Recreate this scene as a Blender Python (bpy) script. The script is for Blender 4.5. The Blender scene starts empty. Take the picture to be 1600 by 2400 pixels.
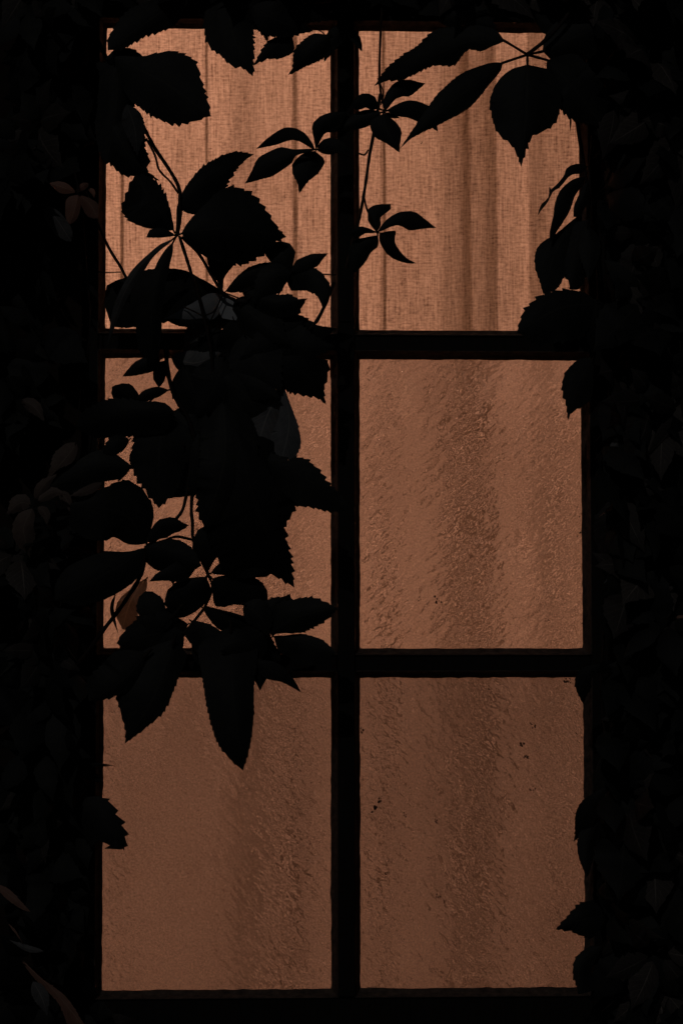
import bpy, math, random
import numpy as np
from mathutils import Matrix, Vector

random.seed(11)
rng = np.random.default_rng(5)
scene = bpy.context.scene
col = scene.collection
rad = math.radians

# ------------------------------------------------------------------ camera
CAM = Vector((-0.15107573, -2.98920375, -0.20454104))
RT = Vector((0.99872824, -0.05040721, -0.00100798))
FW = Vector((0.05035858, 0.99640125, 0.06818035))
UP = Vector((-0.00243243, -0.0681444, 0.9976725))
FPX = 6000.0                      # focal length in pixels of the 1600 x 2400 photograph
PX = 0.0005                       # metres per photograph pixel at the window
cam_data = bpy.data.cameras.new('camera')
cam_data.sensor_fit = 'VERTICAL'; cam_data.sensor_height = 24.0; cam_data.lens = 60.0
cam_data.clip_start = 0.05; cam_data.clip_end = 500
cam = bpy.data.objects.new('camera', cam_data); col.objects.link(cam)
M = Matrix.Identity(4)
for i in range(3):
    M[i][0] = RT[i]; M[i][1] = UP[i]; M[i][2] = -FW[i]; M[i][3] = CAM[i]
cam.matrix_world = M
scene.camera = cam

# ------------------------------------------------------------------ night sky, added dim sun, exposure
SUN_EL, SUN_AZ = rad(40), rad(200)        # added dim sun, high, behind the camera and to its left
world = bpy.data.worlds.new('World'); scene.world = world; world.use_nodes = True
wn = world.node_tree.nodes; wl = world.node_tree.links
sky = wn.new('ShaderNodeTexSky'); sky.sky_type = 'NISHITA'; sky.sun_disc = False
sky.sun_elevation = SUN_EL; sky.sun_rotation = SUN_AZ
bg = wn['Background']; bg.inputs['Strength'].default_value = 0.0011
wl.new(sky.outputs[0], bg.inputs['Color'])
fill_sun_data = bpy.data.lights.new('fill_sun', 'SUN'); fill_sun_data.energy = 0.08  # unseen dim sun lamp, added to pick out leaf highlights
fill_sun_data.angle = rad(0.5); fill_sun_data.color = (1.0, 0.96, 0.92)
fill_sun = bpy.data.objects.new('fill_sun', fill_sun_data); col.objects.link(fill_sun)
sd = Vector((math.sin(SUN_AZ) * math.cos(SUN_EL), math.cos(SUN_AZ) * math.cos(SUN_EL), math.sin(SUN_EL)))
fill_sun.rotation_euler = sd.to_track_quat('Z', 'Y').to_euler(); fill_sun.location = sd * 8
# the lamp that is lit in the room behind the curtain
lamp_data = bpy.data.lights.new('room_lamp', 'POINT'); lamp_data.energy = 118
lamp_data.color = (1.0, 0.475, 0.30); lamp_data.shadow_soft_size = 0.10
lamp = bpy.data.objects.new('room_lamp', lamp_data); col.objects.link(lamp)
lamp.location = (-1.5, 1.3, 1.35)
vs = scene.view_settings
vs.view_transform = 'Standard'; vs.look = 'None'; vs.exposure = 0; vs.gamma = 1
scene.cycles.max_bounces = 6; scene.cycles.diffuse_bounces = 2; scene.cycles.glossy_bounces = 2; scene.cycles.transmission_bounces = 5

# ------------------------------------------------------------------ pixel <-> world
def at(px, py, d):
    """point seen at photograph pixel (px, py), d metres in front of the glass plane y = 0"""
    r = FW + RT * ((px - 800) / FPX) + UP * ((1200 - py) / FPX)
    return CAM + r * ((-d - CAM.y) / r.y)
def pix(p):
    q = p - CAM; f = q.dot(FW)
    return 800 + FPX * q.dot(RT) / f, 1200 - FPX * q.dot(UP) / f

# ------------------------------------------------------------------ materials
def material(name):
    m = bpy.data.materials.new(name); m.use_nodes = True
    n = m.node_tree.nodes; l = m.node_tree.links
    return m, n, l, n['Principled BSDF']
def ramp(n, pts):
    r = n.new('ShaderNodeValToRGB')
    while len(r.color_ramp.elements) < len(pts): r.color_ramp.elements.new(0.5)
    for e, (p, c) in zip(r.color_ramp.elements, pts):
        e.position = p; e.color = (c[0], c[1], c[2], 1)
    return r
def noise(n, l, vec, scale, detail=3, rough=0.5):
    t = n.new('ShaderNodeTexNoise'); t.inputs['Scale'].default_value = scale
    t.inputs['Detail'].default_value = detail; t.inputs['Roughness'].default_value = rough
    if vec is not None: l.new(vec, t.inputs['Vector'])
    return t
def mapping(n, l, vec, sc=(1, 1, 1), rot=(0, 0, 0)):
    m = n.new('ShaderNodeMapping'); m.inputs['Scale'].default_value = sc; m.inputs['Rotation'].default_value = rot
    l.new(vec, m.inputs['Vector']); return m
def math_node(n, l, op, a, b=None, clamp=False):
    m = n.new('ShaderNodeMath'); m.operation = op; m.use_clamp = clamp
    for i, v in enumerate((a, b)):
        if v is None: continue
        if isinstance(v, (int, float)): m.inputs[i].default_value = v
        else: l.new(v, m.inputs[i])
    return m.outputs[0]

def simple(name, c0, c1, scale, rough, bump=0.0, spec=0.3):
    m, n, l, b = material(name)
    tc = n.new('ShaderNodeTexCoord')
    t = noise(n, l, tc.outputs['Object'], scale, 5, 0.6)
    r = ramp(n, [(0.3, c0), (0.7, c1)]); l.new(t.outputs['Fac'], r.inputs['Fac'])
    l.new(r.outputs['Color'], b.inputs['Base Color'])
    b.inputs['Roughness'].default_value = rough; b.inputs['Specular IOR Level'].default_value = spec
    if bump:
        bp = n.new('ShaderNodeBump'); bp.inputs['Strength'].default_value = bump; bp.inputs['Distance'].default_value = 0.004
        t2 = noise(n, l, tc.outputs['Object'], scale * 4, 6, 0.65)
        l.new(t2.outputs['Fac'], bp.inputs['Height']); l.new(bp.outputs['Normal'], b.inputs['Normal'])
    return m

M_WALL = simple('plaster', (0.022, 0.016, 0.013), (0.045, 0.033, 0.026), 9, 0.95, 0.8, 0.1)
M_ROOM = simple('room_paint', (0.55, 0.48, 0.40), (0.62, 0.55, 0.46), 3, 0.9)
M_GROUND = simple('soil', (0.03, 0.025, 0.02), (0.07, 0.06, 0.045), 6, 0.95, 0.5)
M_STEM = simple('stem_bark', (0.016, 0.011, 0.009), (0.04, 0.025, 0.02), 60, 0.7)
M_PUTTY = simple('old_putty', (0.05, 0.038, 0.032), (0.17, 0.125, 0.098), 120, 0.85, 0.3)
M_DIRT = simple('dirt', (0.012, 0.009, 0.007), (0.02, 0.015, 0.012), 300, 0.9)
# painted timber with vertical grain
def timber():
    m, n, l, b = material('painted_timber')
    tc = n.new('ShaderNodeTexCoord')
    mp = mapping(n, l, tc.outputs['Object'], (90, 90, 6))
    t = noise(n, l, mp.outputs[0], 3, 6, 0.65)
    r = ramp(n, [(0.3, (0.010, 0.008, 0.007)), (0.62, (0.020, 0.016, 0.013)), (0.8, (0.035, 0.027, 0.022))])
    l.new(t.outputs['Fac'], r.inputs['Fac']); l.new(r.outputs['Color'], b.inputs['Base Color'])
    b.inputs['Roughness'].default_value = 0.6; b.inputs['Specular IOR Level'].default_value = 0.25
    bp = n.new('ShaderNodeBump'); bp.inputs['Strength'].default_value = 0.4; bp.inputs['Distance'].default_value = 0.001
    l.new(t.outputs['Fac'], bp.inputs['Height']); l.new(bp.outputs['Normal'], b.inputs['Normal'])
    return m
M_WOOD = timber()
def leaf_material(name, dark, mid, vein, rough, transl=0.0):
    m, n, l, b = material(name)
    uv = n.new('ShaderNodeUVMap'); sx = n.new('ShaderNodeSeparateXYZ'); l.new(uv.outputs[0], sx.inputs[0])
    tc = n.new('ShaderNodeTexCoord'); oi = n.new('ShaderNodeObjectInfo')
    t = noise(n, l, tc.outputs['Object'], 70, 4, 0.6)
    r = ramp(n, [(0.3, dark), (0.75, mid)]); l.new(t.outputs['Fac'], r.inputs['Fac'])
    au = math_node(n, l, 'ABSOLUTE', sx.outputs[0])
    mid_m = math_node(n, l, 'LESS_THAN', au, 0.045)
    # side veins run forward from the midrib
    v = math_node(n, l, 'SUBTRACT', sx.outputs[1], math_node(n, l, 'MULTIPLY', au, 0.22))
    fr = math_node(n, l, 'FRACT', math_node(n, l, 'MULTIPLY', v, 9.0))
    side = math_node(n, l, 'LESS_THAN', fr, 0.10)
    vm = math_node(n, l, 'MAXIMUM', mid_m, math_node(n, l, 'MULTIPLY', side, 0.55))
    mx = n.new('ShaderNodeMix'); mx.data_type = 'RGBA'
    l.new(vm, mx.inputs['Factor']); l.new(r.outputs['Color'], mx.inputs[6]); mx.inputs[7].default_value = (*vein, 1)
    hv = n.new('ShaderNodeHueSaturation'); l.new(mx.outputs[2], hv.inputs['Color'])
    vr = n.new('ShaderNodeMapRange'); vr.inputs['To Min'].default_value = 0.6; vr.inputs['To Max'].default_value = 1.35
    l.new(oi.outputs['Random'], vr.inputs['Value']); l.new(vr.outputs[0], hv.inputs['Value'])
    l.new(hv.outputs[0], b.inputs['Base Color'])
    b.inputs['Roughness'].default_value = rough; b.inputs['Specular IOR Level'].default_value = 0.3
    bp = n.new('ShaderNodeBump'); bp.inputs['Strength'].default_value = 0.5; bp.inputs['Distance'].default_value = 0.001
    l.new(math_node(n, l, 'ADD', t.outputs['Fac'], vm), bp.inputs['Height']); l.new(bp.outputs['Normal'], b.inputs['Normal'])
    if transl:
        tr = n.new('ShaderNodeBsdfTranslucent'); l.new(hv.outputs[0], tr.inputs['Color'])
        ms = n.new('ShaderNodeMixShader'); ms.inputs[0].default_value = transl
        l.new(b.outputs[0], ms.inputs[1]); l.new(tr.outputs[0], ms.inputs[2])
        l.new(ms.outputs[0], n['Material Output'].inputs['Surface'])
    return m
M_LEAF = {
    'dark': leaf_material('leaf_dark', (0.010, 0.011, 0.0095), (0.019, 0.020, 0.017), (0.024, 0.024, 0.02), 0.62),
    'pale': leaf_material('leaf_pale_underside', (0.42, 0.44, 0.46), (0.52, 0.54, 0.56), (0.55, 0.55, 0.54), 0.8),
    'grey': leaf_material('leaf_grey', (0.09, 0.09, 0.092), (0.17, 0.17, 0.17), (0.24, 0.23, 0.22), 0.7),
    'dusk': leaf_material('leaf_dusk', (0.04, 0.034, 0.030), (0.085, 0.071, 0.062), (0.15, 0.13, 0.115), 0.6),
    'silver': leaf_material('leaf_silver_underside', (0.15, 0.152, 0.158), (0.23, 0.232, 0.24), (0.29, 0.29, 0.28), 0.75),
    'umber': leaf_material('leaf_umber', (0.10, 0.072, 0.06), (0.17, 0.125, 0.105), (0.2, 0.16, 0.13), 0.6),  # lighter brown puts faint light on one leaf cluster into its colour
    'amber': leaf_material('leaf_amber', (0.30, 0.26, 0.22), (0.48, 0.42, 0.36), (0.55, 0.48, 0.4), 0.6, 0.7),
    'bronze': leaf_material('leaf_bronze_lit', (0.25, 0.135, 0.10), (0.37, 0.20, 0.15), (0.42, 0.26, 0.19), 0.6, 0.1),  # reddish leaf colour brightened to imitate warm light falling on it
}
# curtain cloth: unbleached linen, light passes through it
def cloth():
    m, n, l, b = material('linen_curtain')
    tc = n.new('ShaderNodeTexCoord'); uv = n.new('ShaderNodeUVMap')
    o = uv.outputs[0]
    a = noise(n, l, mapping(n, l, o, (70, 500, 1)).outputs[0], 1, 3, 0.6)
    c = noise(n, l, mapping(n, l, o, (430, 26, 1)).outputs[0], 1, 3, 0.6)
    d = noise(n, l, mapping(n, l, o, (260, 330, 1)).outputs[0], 1, 2, 0.5)
    big = noise(n, l, mapping(n, l, o, (14, 5, 1)).outputs[0], 1, 2, 0.5)
    s = math_node(n, l, 'ADD', math_node(n, l, 'MULTIPLY', a.outputs['Fac'], 0.29), math_node(n, l, 'MULTIPLY', c.outputs['Fac'], 0.37))
    s = math_node(n, l, 'ADD', s, math_node(n, l, 'MULTIPLY', d.outputs['Fac'], 0.24))
    s = math_node(n, l, 'ADD', s, math_node(n, l, 'MULTIPLY', big.outputs['Fac'], 0.10))
    r = ramp(n, [(0.37, (0.26, 0.22, 0.20)), (0.46, (0.54, 0.51, 0.49)), (0.54, (0.74, 0.72, 0.71)), (0.64, (0.95, 0.95, 0.94))])
    l.new(s, r.inputs['Fac'])
    tr = n.new('ShaderNodeBsdfTranslucent'); l.new(r.outputs['Color'], tr.inputs['Color'])
    df = n.new('ShaderNodeBsdfDiffuse'); l.new(r.outputs['Color'], df.inputs['Color'])
    ms = n.new('ShaderNodeMixShader'); ms.inputs[0].default_value = 0.3
    l.new(tr.outputs[0], ms.inputs[1]); l.new(df.outputs[0], ms.inputs[2])
    l.new(ms.outputs[0], n['Material Output'].inputs['Surface'])
    return m
M_CLOTH = cloth()
def glass(name, tint, rough, ang=None, strength=0.0):
    m, n, l, b = material(name)
    g = n.new('ShaderNodeBsdfGlass'); g.inputs['Color'].default_value = (*tint, 1)
    g.inputs['Roughness'].default_value = rough; g.inputs['IOR'].default_value = 1.47
    l.new(g.outputs[0], n['Material Output'].inputs['Surface'])
    if ang is not None:
        tc = n.new('ShaderNodeTexCoord')
        gr = noise(n, l, tc.outputs['Object'], 430, 3, 0.75)          # fine grain put into the tint to imitate film noise
        gm = n.new('ShaderNodeMapRange'); gm.inputs['From Min'].default_value = 0.25; gm.inputs['From Max'].default_value = 0.75
        gm.inputs['To Min'].default_value = 0.72; gm.inputs['To Max'].default_value = 1.25; l.new(gr.outputs['Fac'], gm.inputs['Value'])
        gv = n.new('ShaderNodeVectorMath'); gv.operation = 'SCALE'; gv.inputs[0].default_value = tint
        l.new(gm.outputs[0], gv.inputs['Scale']); l.new(gv.outputs[0], g.inputs['Color'])
        w = noise(n, l, tc.outputs['Object'], 26, 2, 0.5)
        wv = n.new('ShaderNodeVectorMath'); wv.operation = 'MULTIPLY_ADD'
        l.new(w.outputs['Color'], wv.inputs[0]); wv.inputs[1].default_value = (0.012, 0, 0.012); l.new(tc.outputs['Object'], wv.inputs[2])
        mp = mapping(n, l, wv.outputs[0], (1, 1, 1), (0, rad(ang), 0))
        mp2 = mapping(n, l, mp.outputs[0], (46, 1, 112))
        v = n.new('ShaderNodeTexVoronoi'); v.feature = 'SMOOTH_F1'; v.inputs['Scale'].default_value = 1
        v.inputs['Smoothness'].default_value = 0.2; l.new(mp2.outputs[0], v.inputs['Vector'])
        t = noise(n, l, mapping(n, l, mp.outputs[0], (74, 1, 170)).outputs[0], 1, 2, 0.5)
        patch = noise(n, l, tc.outputs['Object'], 12, 2, 0.5)
        h = math_node(n, l, 'ADD', math_node(n, l, 'MULTIPLY', v.outputs['Distance'], 0.7), math_node(n, l, 'MULTIPLY', t.outputs['Fac'], 0.8))
        pr = n.new('ShaderNodeMapRange'); pr.inputs['From Min'].default_value = 0.35; pr.inputs['From Max'].default_value = 0.62
        pr.inputs['To Min'].default_value = 0.55
        l.new(patch.outputs['Fac'], pr.inputs['Value'])
        h = math_node(n, l, 'MULTIPLY', h, pr.outputs[0])
        bp = n.new('ShaderNodeBump'); bp.inputs['Strength'].default_value = strength; bp.inputs['Distance'].default_value = 0.0092
        l.new(h, bp.inputs['Height']); l.new(bp.outputs['Normal'], g.inputs['Normal'])
    return m
M_CLEAR = glass('clear_glass', (0.97, 0.97, 0.96), 0.0)
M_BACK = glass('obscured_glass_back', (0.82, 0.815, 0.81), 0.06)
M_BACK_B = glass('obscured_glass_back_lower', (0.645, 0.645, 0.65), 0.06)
M_WAVE_A = glass('hammered_glass', (0.82, 0.815, 0.81), 0.045, 32, 1.0)
M_WAVE_B = glass('hammered_glass_lower', (0.645, 0.645, 0.65), 0.045, -38, 1.0)  # bottom panes tinted darker, front and back, to deepen the lamp's falloff

# ------------------------------------------------------------------ object helpers
def link(name, verts, faces, mat, parent=None, loc=None, uvs=None, smooth=False):
    """one mesh object; verts in world space, origin put at loc"""
    loc = Vector(loc) if loc is not None else Vector((0, 0, 0))
    me = bpy.data.meshes.new(name)
    me.from_pydata([tuple(Vector(v) - loc) for v in verts], [], faces)
    me.materials.append(mat)
    if uvs is not None:
        lay = me.uv_layers.new(name='UVMap')
        for lp in me.loops: lay.data[lp.index].uv = uvs[lp.vertex_index]
    if smooth: me.polygons.foreach_set('use_smooth', [True] * len(me.polygons))
    me.update()
    o = bpy.data.objects.new(name, me); col.objects.link(o)
    place(o, loc, parent)
    return o
WLOC = {}
def place(o, loc, parent):
    WLOC[o.name] = Vector(loc)
    if parent is not None:
        o.parent = parent; o.location = Vector(loc) - WLOC[parent.name]
    else: o.location = loc
def empty(name, loc, label, cat, group=None):
    o = bpy.data.objects.new(name, None); col.objects.link(o); o.empty_display_size = 0.05
    place(o, loc, None); tag(o, label, cat, group); return o
def tag(o, label, cat, group=None):
    o['label'] = label; o['category'] = cat
    if group: o['group'] = group
def box_data(x0, x1, y0, y1, z0, z1):
    v = [(x, y, z) for x in (x0, x1) for y in (y0, y1) for z in (z0, z1)]
    f = [(0, 1, 3, 2), (4, 6, 7, 5), (0, 4, 5, 1), (2, 3, 7, 6), (0, 2, 6, 4), (1, 5, 7, 3)]
    return v, f
def bevel_box(name, b, mat, parent, bev=0.0015):
    v, f = box_data(*b); c = ((b[0] + b[1]) / 2, b[2], b[4])
    o = link(name, v, f, mat, parent, c)
    md = o.modifiers.new('bevel', 'BEVEL'); md.width = bev; md.segments = 2
    return o

# ------------------------------------------------------------------ setting: ground, wall, room
g = link('ground', [(-60, -60, -1.25), (60, -60, -1.25), (60, 60, -1.25), (-60, 60, -1.25)], [(0, 1, 2, 3)], M_GROUND)
g['kind'] = 'structure'
WX0, WX1, WZ0, WZ1 = -0.302, 0.309, -0.602, 0.606          # opening in the wall
def wall_mesh():
    xs = [-2.2, WX0, WX1, 2.2]; zs = [-1.25, WZ0, WZ1, 1.9]; v = []; f = []
    for y in (-0.04, 0.062):
        for z in zs:
            for x in xs: v.append((x, y, z))
    I = lambda i, j, k: k * 16 + j * 4 + i
    for k in (0, 1):
        for j in range(3):
            for i in range(3):
                if i == 1 and j == 1: continue
                q = (I(i, j, k), I(i + 1, j, k), I(i + 1, j + 1, k), I(i, j + 1, k))
                f.append(q if k == 0 else q[::-1])
    for a, b in (((1, 1), (2, 1)), ((2, 1), (2, 2)), ((2, 2), (1, 2)), ((1, 2), (1, 1)),
                 ((0, 0), (3, 0)), ((3, 0), (3, 3)), ((3, 3), (0, 3)), ((0, 3), (0, 0))):
        f.append((I(*a, 0), I(*b, 0), I(*b, 1), I(*a, 1)))
    return v, f
v, f = wall_mesh()
tag(link('house_wall', v, f, M_WALL), 'dark rough plaster house wall around the window', 'wall')
v, f = box_data(-2.2, 2.2, 0.066, 3.2, -1.24, 1.85)
rm = link('room_shell', v, [q for i, q in enumerate(f) if i != 2], M_ROOM); rm['kind'] = 'structure'

# ------------------------------------------------------------------ window
XA, XB, XC, XD = -0.27643426, -0.01258838, 0.02122143, 0.28274674
ZS = [0.57245387, 0.21443626, 0.18016971, -0.15954028, -0.19384717, -0.55278612]
win = empty('casement_window', (0, 0, WZ0), 'dark wooden six pane window glowing warm brown from the lit room', 'window')
LIP = 0.0070                                               # width of putty and moulding round a pane
FY0, FY1 = -0.019, 0.010
bevel_box('stile', (WX0 - .006, XA - LIP, FY0, FY1, WZ0 - .006, WZ1 + .006), M_WOOD, win)
bevel_box('stile', (XD + LIP, WX1 + .006, FY0, FY1, WZ0 - .006, WZ1 + .006), M_WOOD, win)
bevel_box('rail', (XA - LIP, XD + LIP, FY0 + .001, FY1, ZS[0] + LIP, WZ1 + .005), M_WOOD, win)
bevel_box('rail', (XA - LIP, XD + LIP, FY0 + .001, FY1, WZ0 - .005, ZS[5] - LIP), M_WOOD, win)
bevel_box('mullion', (XB + LIP, XC - LIP, FY0 - .003, FY1, ZS[5] - LIP, ZS[0] + LIP), M_WOOD, win)
for x0, x1 in ((XA - LIP, XB + LIP), (XC - LIP, XD + LIP)):
    for zt, zb in ((ZS[1], ZS[2]), (ZS[3], ZS[4])):
        bevel_box('glazing_bar', (x0, x1, FY0 + .001, FY1, zb + LIP, zt - LIP), M_WOOD, win)

def moulding(x0, x1, z0, z1, parent, rag):
    """ragged putty bevel and lip that run round one pane"""
    prof = [(0.0, -0.0004), (0.0, -0.003), (0.0034, -0.0080), (0.0040, -0.0085), (0.0068, -0.0165), (LIP + .0004, FY0 - .0012), (LIP + .0012, FY0 - .0012), (LIP + .0012, FY0 + .004)]
    path = []
    n = lambda L: max(2, int(L / 0.005))
    for (ax, az), (bx, bz), nn in (((x0, z0), (x1, z0), n(x1 - x0)), ((x1, z0), (x1, z1), n(z1 - z0)),
                                   ((x1, z1), (x0, z1), n(x1 - x0)), ((x0, z1), (x0, z0), n(z1 - z0))):
        for k in range(nn):
            u = k / nn; path.append((ax + (bx - ax) * u, az + (bz - az) * u, k == 0))
    cx, cz = (x0 + x1) / 2, (z0 + z1) / 2; hx, hz = (x1 - x0) / 2, (z1 - z0) / 2
    v = []; N = len(path); P = len(prof); lump = 0
    for (x, z, corner) in path:
        lump = lump * 0.6 + random.gauss(0, 0.00022) * rag
        if random.random() < 0.02 * rag: lump += random.uniform(-.0012, .0003)
        jit = max(-0.0022, min(0.0005, lump))
        for k, (o, y) in enumerate(prof):
            j = jit if k < 2 else (jit * 0.3 if k == 2 else 0)
            if corner: j = min(j, 0) - 0.0003
            o2 = o + j
            v.append((cx + (x - cx) * (hx + o2) / hx, y + (random.gauss(0, .0002) if 1 < k < 5 else 0), cz + (z - cz) * (hz + o2) / hz))
    f = []
    for i in range(N):
        a, b = i * P, ((i + 1) % N) * P
        for k in range(P - 1): f.append((a + k, b + k, b + k + 1, a + k + 1))
    return link('putty_moulding', v, f, M_PUTTY, parent, (x0, 0, z0))
rows = ((ZS[1], ZS[0]), (ZS[3], ZS[2]), (ZS[5], ZS[4]))
PANES = {}
for r_, (z0, z1) in enumerate(rows):
    for c_, (x0, x1) in enumerate(((XA, XB), (XC, XD))):
        e = 0.0035
        v, f = box_data(x0 - e, x1 + e, 0.0, 0.004, z0 - e, z1 + e)
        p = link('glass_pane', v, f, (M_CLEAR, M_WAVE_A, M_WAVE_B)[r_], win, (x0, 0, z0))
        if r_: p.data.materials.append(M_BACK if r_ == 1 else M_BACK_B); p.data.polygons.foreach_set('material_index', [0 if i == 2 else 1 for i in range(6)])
        p['label'] = 'clear glass pane showing the curtain weave' if r_ == 0 else 'rippled obscured glass pane'
        PANES[(r_, c_)] = p
        moulding(x0, x1, z0, z1, p, (0.7, 1.0, 1.5)[r_])
# specks of dirt and paint stuck on the outside of the panes
def specks(pane, fr, pts):
    v = []; f = []
    for (x, y, s) in pts:
        for q in range(7 if s > 8 else 3):
            c = at(fr[0] + (x + random.gauss(0, s * .7)) * fr[2], fr[1] + (y + random.gauss(0, s * .8)) * fr[2], 0.0006)
            rr = s * fr[2] * PX * random.uniform(0.25, 0.62); b = len(v); k = 7
            for a in range(k):
                q2 = rr * random.uniform(0.5, 1.2); t = a / k * 2 * math.pi
                v.append((c.x + q2 * math.cos(t), c.y, c.z + q2 * math.sin(t)))
            v.append((c.x, c.y - rr * .4, c.z)); f += [(b + a, b + (a + 1) % k, b + k) for a in range(k)]
    o = link('dirt_specks', v, f, M_DIRT, pane, WLOC[pane.name]); o['kind'] = 'stuff'
specks(PANES[(2, 1)], (820, 1560, .3699), [(160, 900, 16), (185, 860, 13), (235, 745, 8), (350, 950, 10), (540, 985, 11), (1160, 380, 15), (1085, 500, 15), (1115, 575, 13), (1150, 780, 12), (600, 1490, 9), (560, 1465, 11), (505, 1225, 8), (90, 1145, 6), (225, 1325, 11), (1165, 1130, 5), (1225, 1355, 5), (880, 150, 8), (70, 410, 12), (1360, 92, 18), (1380, 100, 12)])
specks(PANES[(1, 1)], (820, 820, .3699), [(550, 1585, 15), (435, 1580, 9), (1248, 1712, 9), (965, 1730, 8)])
specks(PANES[(2, 0)], (200, 1560, .3954), [(165, 278, 5), (1210, 1245, 7), (1115, 1220, 6), (670, 855, 6), (1195, 1205, 5)])
specks(PANES[(0, 1)], (780, 0, .523), [(398, 638, 6)])
specks(PANES[(0, 0)], (200, 0, .4082), [(1338, 520, 7)])

# ------------------------------------------------------------------ curtain: fold angle along its width (photograph pixels at window height)
FOLD = [(170, 0), (272, 2), (275, -34), (280, -34), (283, 1), (330, -2), (380, 1), (425, -6), (460, -1), (480, 2), (482, -30), (486, -30), (489, 3), (530, 0), (548, -9), (575, -13), (600, -11), (618, -5), (625, -2),
        (650, -4), (690, 1), (697, -26), (703, -28), (707, 3), (760, 2), (830, 3), (907, 1), (910, -20), (913, -1), (915, -30), (919, -30), (922, 0), (980, -2), (1040, -3), (1056, -9), (1068, -15), (1090, -15), (1104, -22), (1112, -31), (1119, -30), (1126, -14), (1150, -15), (1168, -22), (1184, -22), (1188, 0), (1205, 1), (1232, 0), (1250, 7), (1259, 8),
        (1266, -13), (1290, -15), (1310, -9), (1345, -6), (1380, -3), (1440, 0)]
FX = np.array([(q[0] - 800) * PX for q in FOLD]); FA = np.array([q[1] for q in FOLD], float)
cx = np.arange(-0.40, 0.41, 0.0009)
cz = np.linspace(-0.70, 0.70, 50)
v = []; uvs = []
cum = None
for z in cz:
    sh = 0.0012 * math.sin(z * 5.1) + 0.0010 * math.sin(z * 11 + 1)
    k = 1.0 + 0.10 * math.sin(z * 4.3 + 2)
    ang = np.radians(np.interp(cx + sh, FX, FA) * k * 1.42) + 0.03 * np.sin(cx * 47 + z * 1.5) * np.sin(z * 2.3 + cx * 5)
    low = min(1.0, max(0.0, (0.20 - z) / 0.06))
    P_ = (cx + sh) / PX + 800
    peak = lambda q: q * .6 + 1.9 * np.maximum(0, q) ** 6 - .18
    wv = lambda a, b, amp, per, ph: amp * np.clip(np.minimum(P_ - a, b - P_) / 18, 0, 1) * peak(np.sin(2 * np.pi * P_ / per + ph + 1.2 * np.sin(z * 7 + P_ * .011)))
    gath = wv(600, 775, 17, 41, 0) + wv(845, 960, 10, 47, 1) + wv(1040, 1190, 21, 37, 2) + wv(1215, 1270, 15, 33, 0) + wv(1285, 1400, 18, 39, 1) + wv(300, 600, 4, 60, 0)  # extra gathers low in the cloth, shaped to feed glints to the rippled glass
    calm = np.clip((P_ - 1030) / 30, 0, 1) * np.clip((1460 - P_) / 30, 0, 1)
    ang = ang * (1 - low * (.42 * calm + .2 * np.clip((P_ - 1240) / 30, 0, 1))) + np.radians(gath) * 1.75 * low
    # lamp is to the left: turning towards it (+) means the cloth comes nearer to the camera on its right
    y = np.cumsum(np.tan(ang)) * 0.0009
    y = y - y[len(y) // 2]
    for x, yy in zip(cx, y):
        v.append((x, 0.100 + yy, z)); uvs.append((x, z))
W = len(cx)
f = [(j * W + i, j * W + i + 1, (j + 1) * W + i + 1, (j + 1) * W + i) for j in range(len(cz) - 1) for i in range(W - 1)]
cur = link('window_curtain', v, f, M_CLOTH, None, (0, 0.100, -0.70), uvs, True)
tag(cur, 'warm brown linen curtain hanging in soft vertical folds behind the panes', 'curtain')

# ------------------------------------------------------------------ creeper: leaflets traced in photograph crops, each with its own depth
FR = {1: (200, 0, .4082), 2: (200, 400, .4082), 3: (100, 780, .4719), 4: (100, 1180, .4719), 5: (780, 0, .523),
      6: (1100, 350, .3189), 7: (1200, 1500, .3828), 8: (0, 1600, .3401), 9: (0, 300, .2551), 10: (0, 900, .3401),
      11: (1300, 900, .3401), 0: (0, 0, 1.0204)}
def T(fr, p): return np.array([FR[fr][0] + p[0] * FR[fr][2], FR[fr][1] + p[1] * FR[fr][2]])
def spline(P, n):
    P = [np.array(p, float) for p in P]
    if len(P) == 2: P = [P[0], (P[0] + P[1]) / 2, P[1]]
    Q = [2 * P[0] - P[1]] + P + [2 * P[-1] - P[-2]]; out = []
    for i in range(1, len(Q) - 2):
        for u in np.linspace(0, 1, n, endpoint=False):
            a, b, c, d = Q[i - 1:i + 3]
            out.append(.5 * (2 * b + (c - a) * u + (2 * a - 5 * b + 4 * c - d) * u * u + (3 * b - a - 3 * c + d) * u ** 3))
    out.append(P[-1]); return np.array(out)
OV_T = [0, .04, .12, .25, .4, .55, .7, .82, .91, .96, 1]
OV_W = [.03, .30, .66, .95, 1, .87, .58, .30, .13, .055, 0]
def pchip(X, Y, xq):
    X = np.array(X, float); Y = np.array(Y, float); h = np.diff(X); d = np.diff(Y) / h; m = np.zeros(len(X))
    for i in range(1, len(X) - 1):
        if d[i - 1] * d[i] > 0: m[i] = 2 * d[i - 1] * d[i] / (d[i - 1] + d[i])
    m[0] = d[0] * 1.6; m[-1] = d[-1]
    i = np.clip(np.searchsorted(X, xq) - 1, 0, len(h) - 1); t = (xq - X[i]) / h[i]
    return (2*t**3-3*t**2+1)*Y[i] + (t**3-2*t**2+t)*h[i]*m[i] + (-2*t**3+3*t**2)*Y[i+1] + (t**3-t**2)*h[i]*m[i+1]

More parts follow.
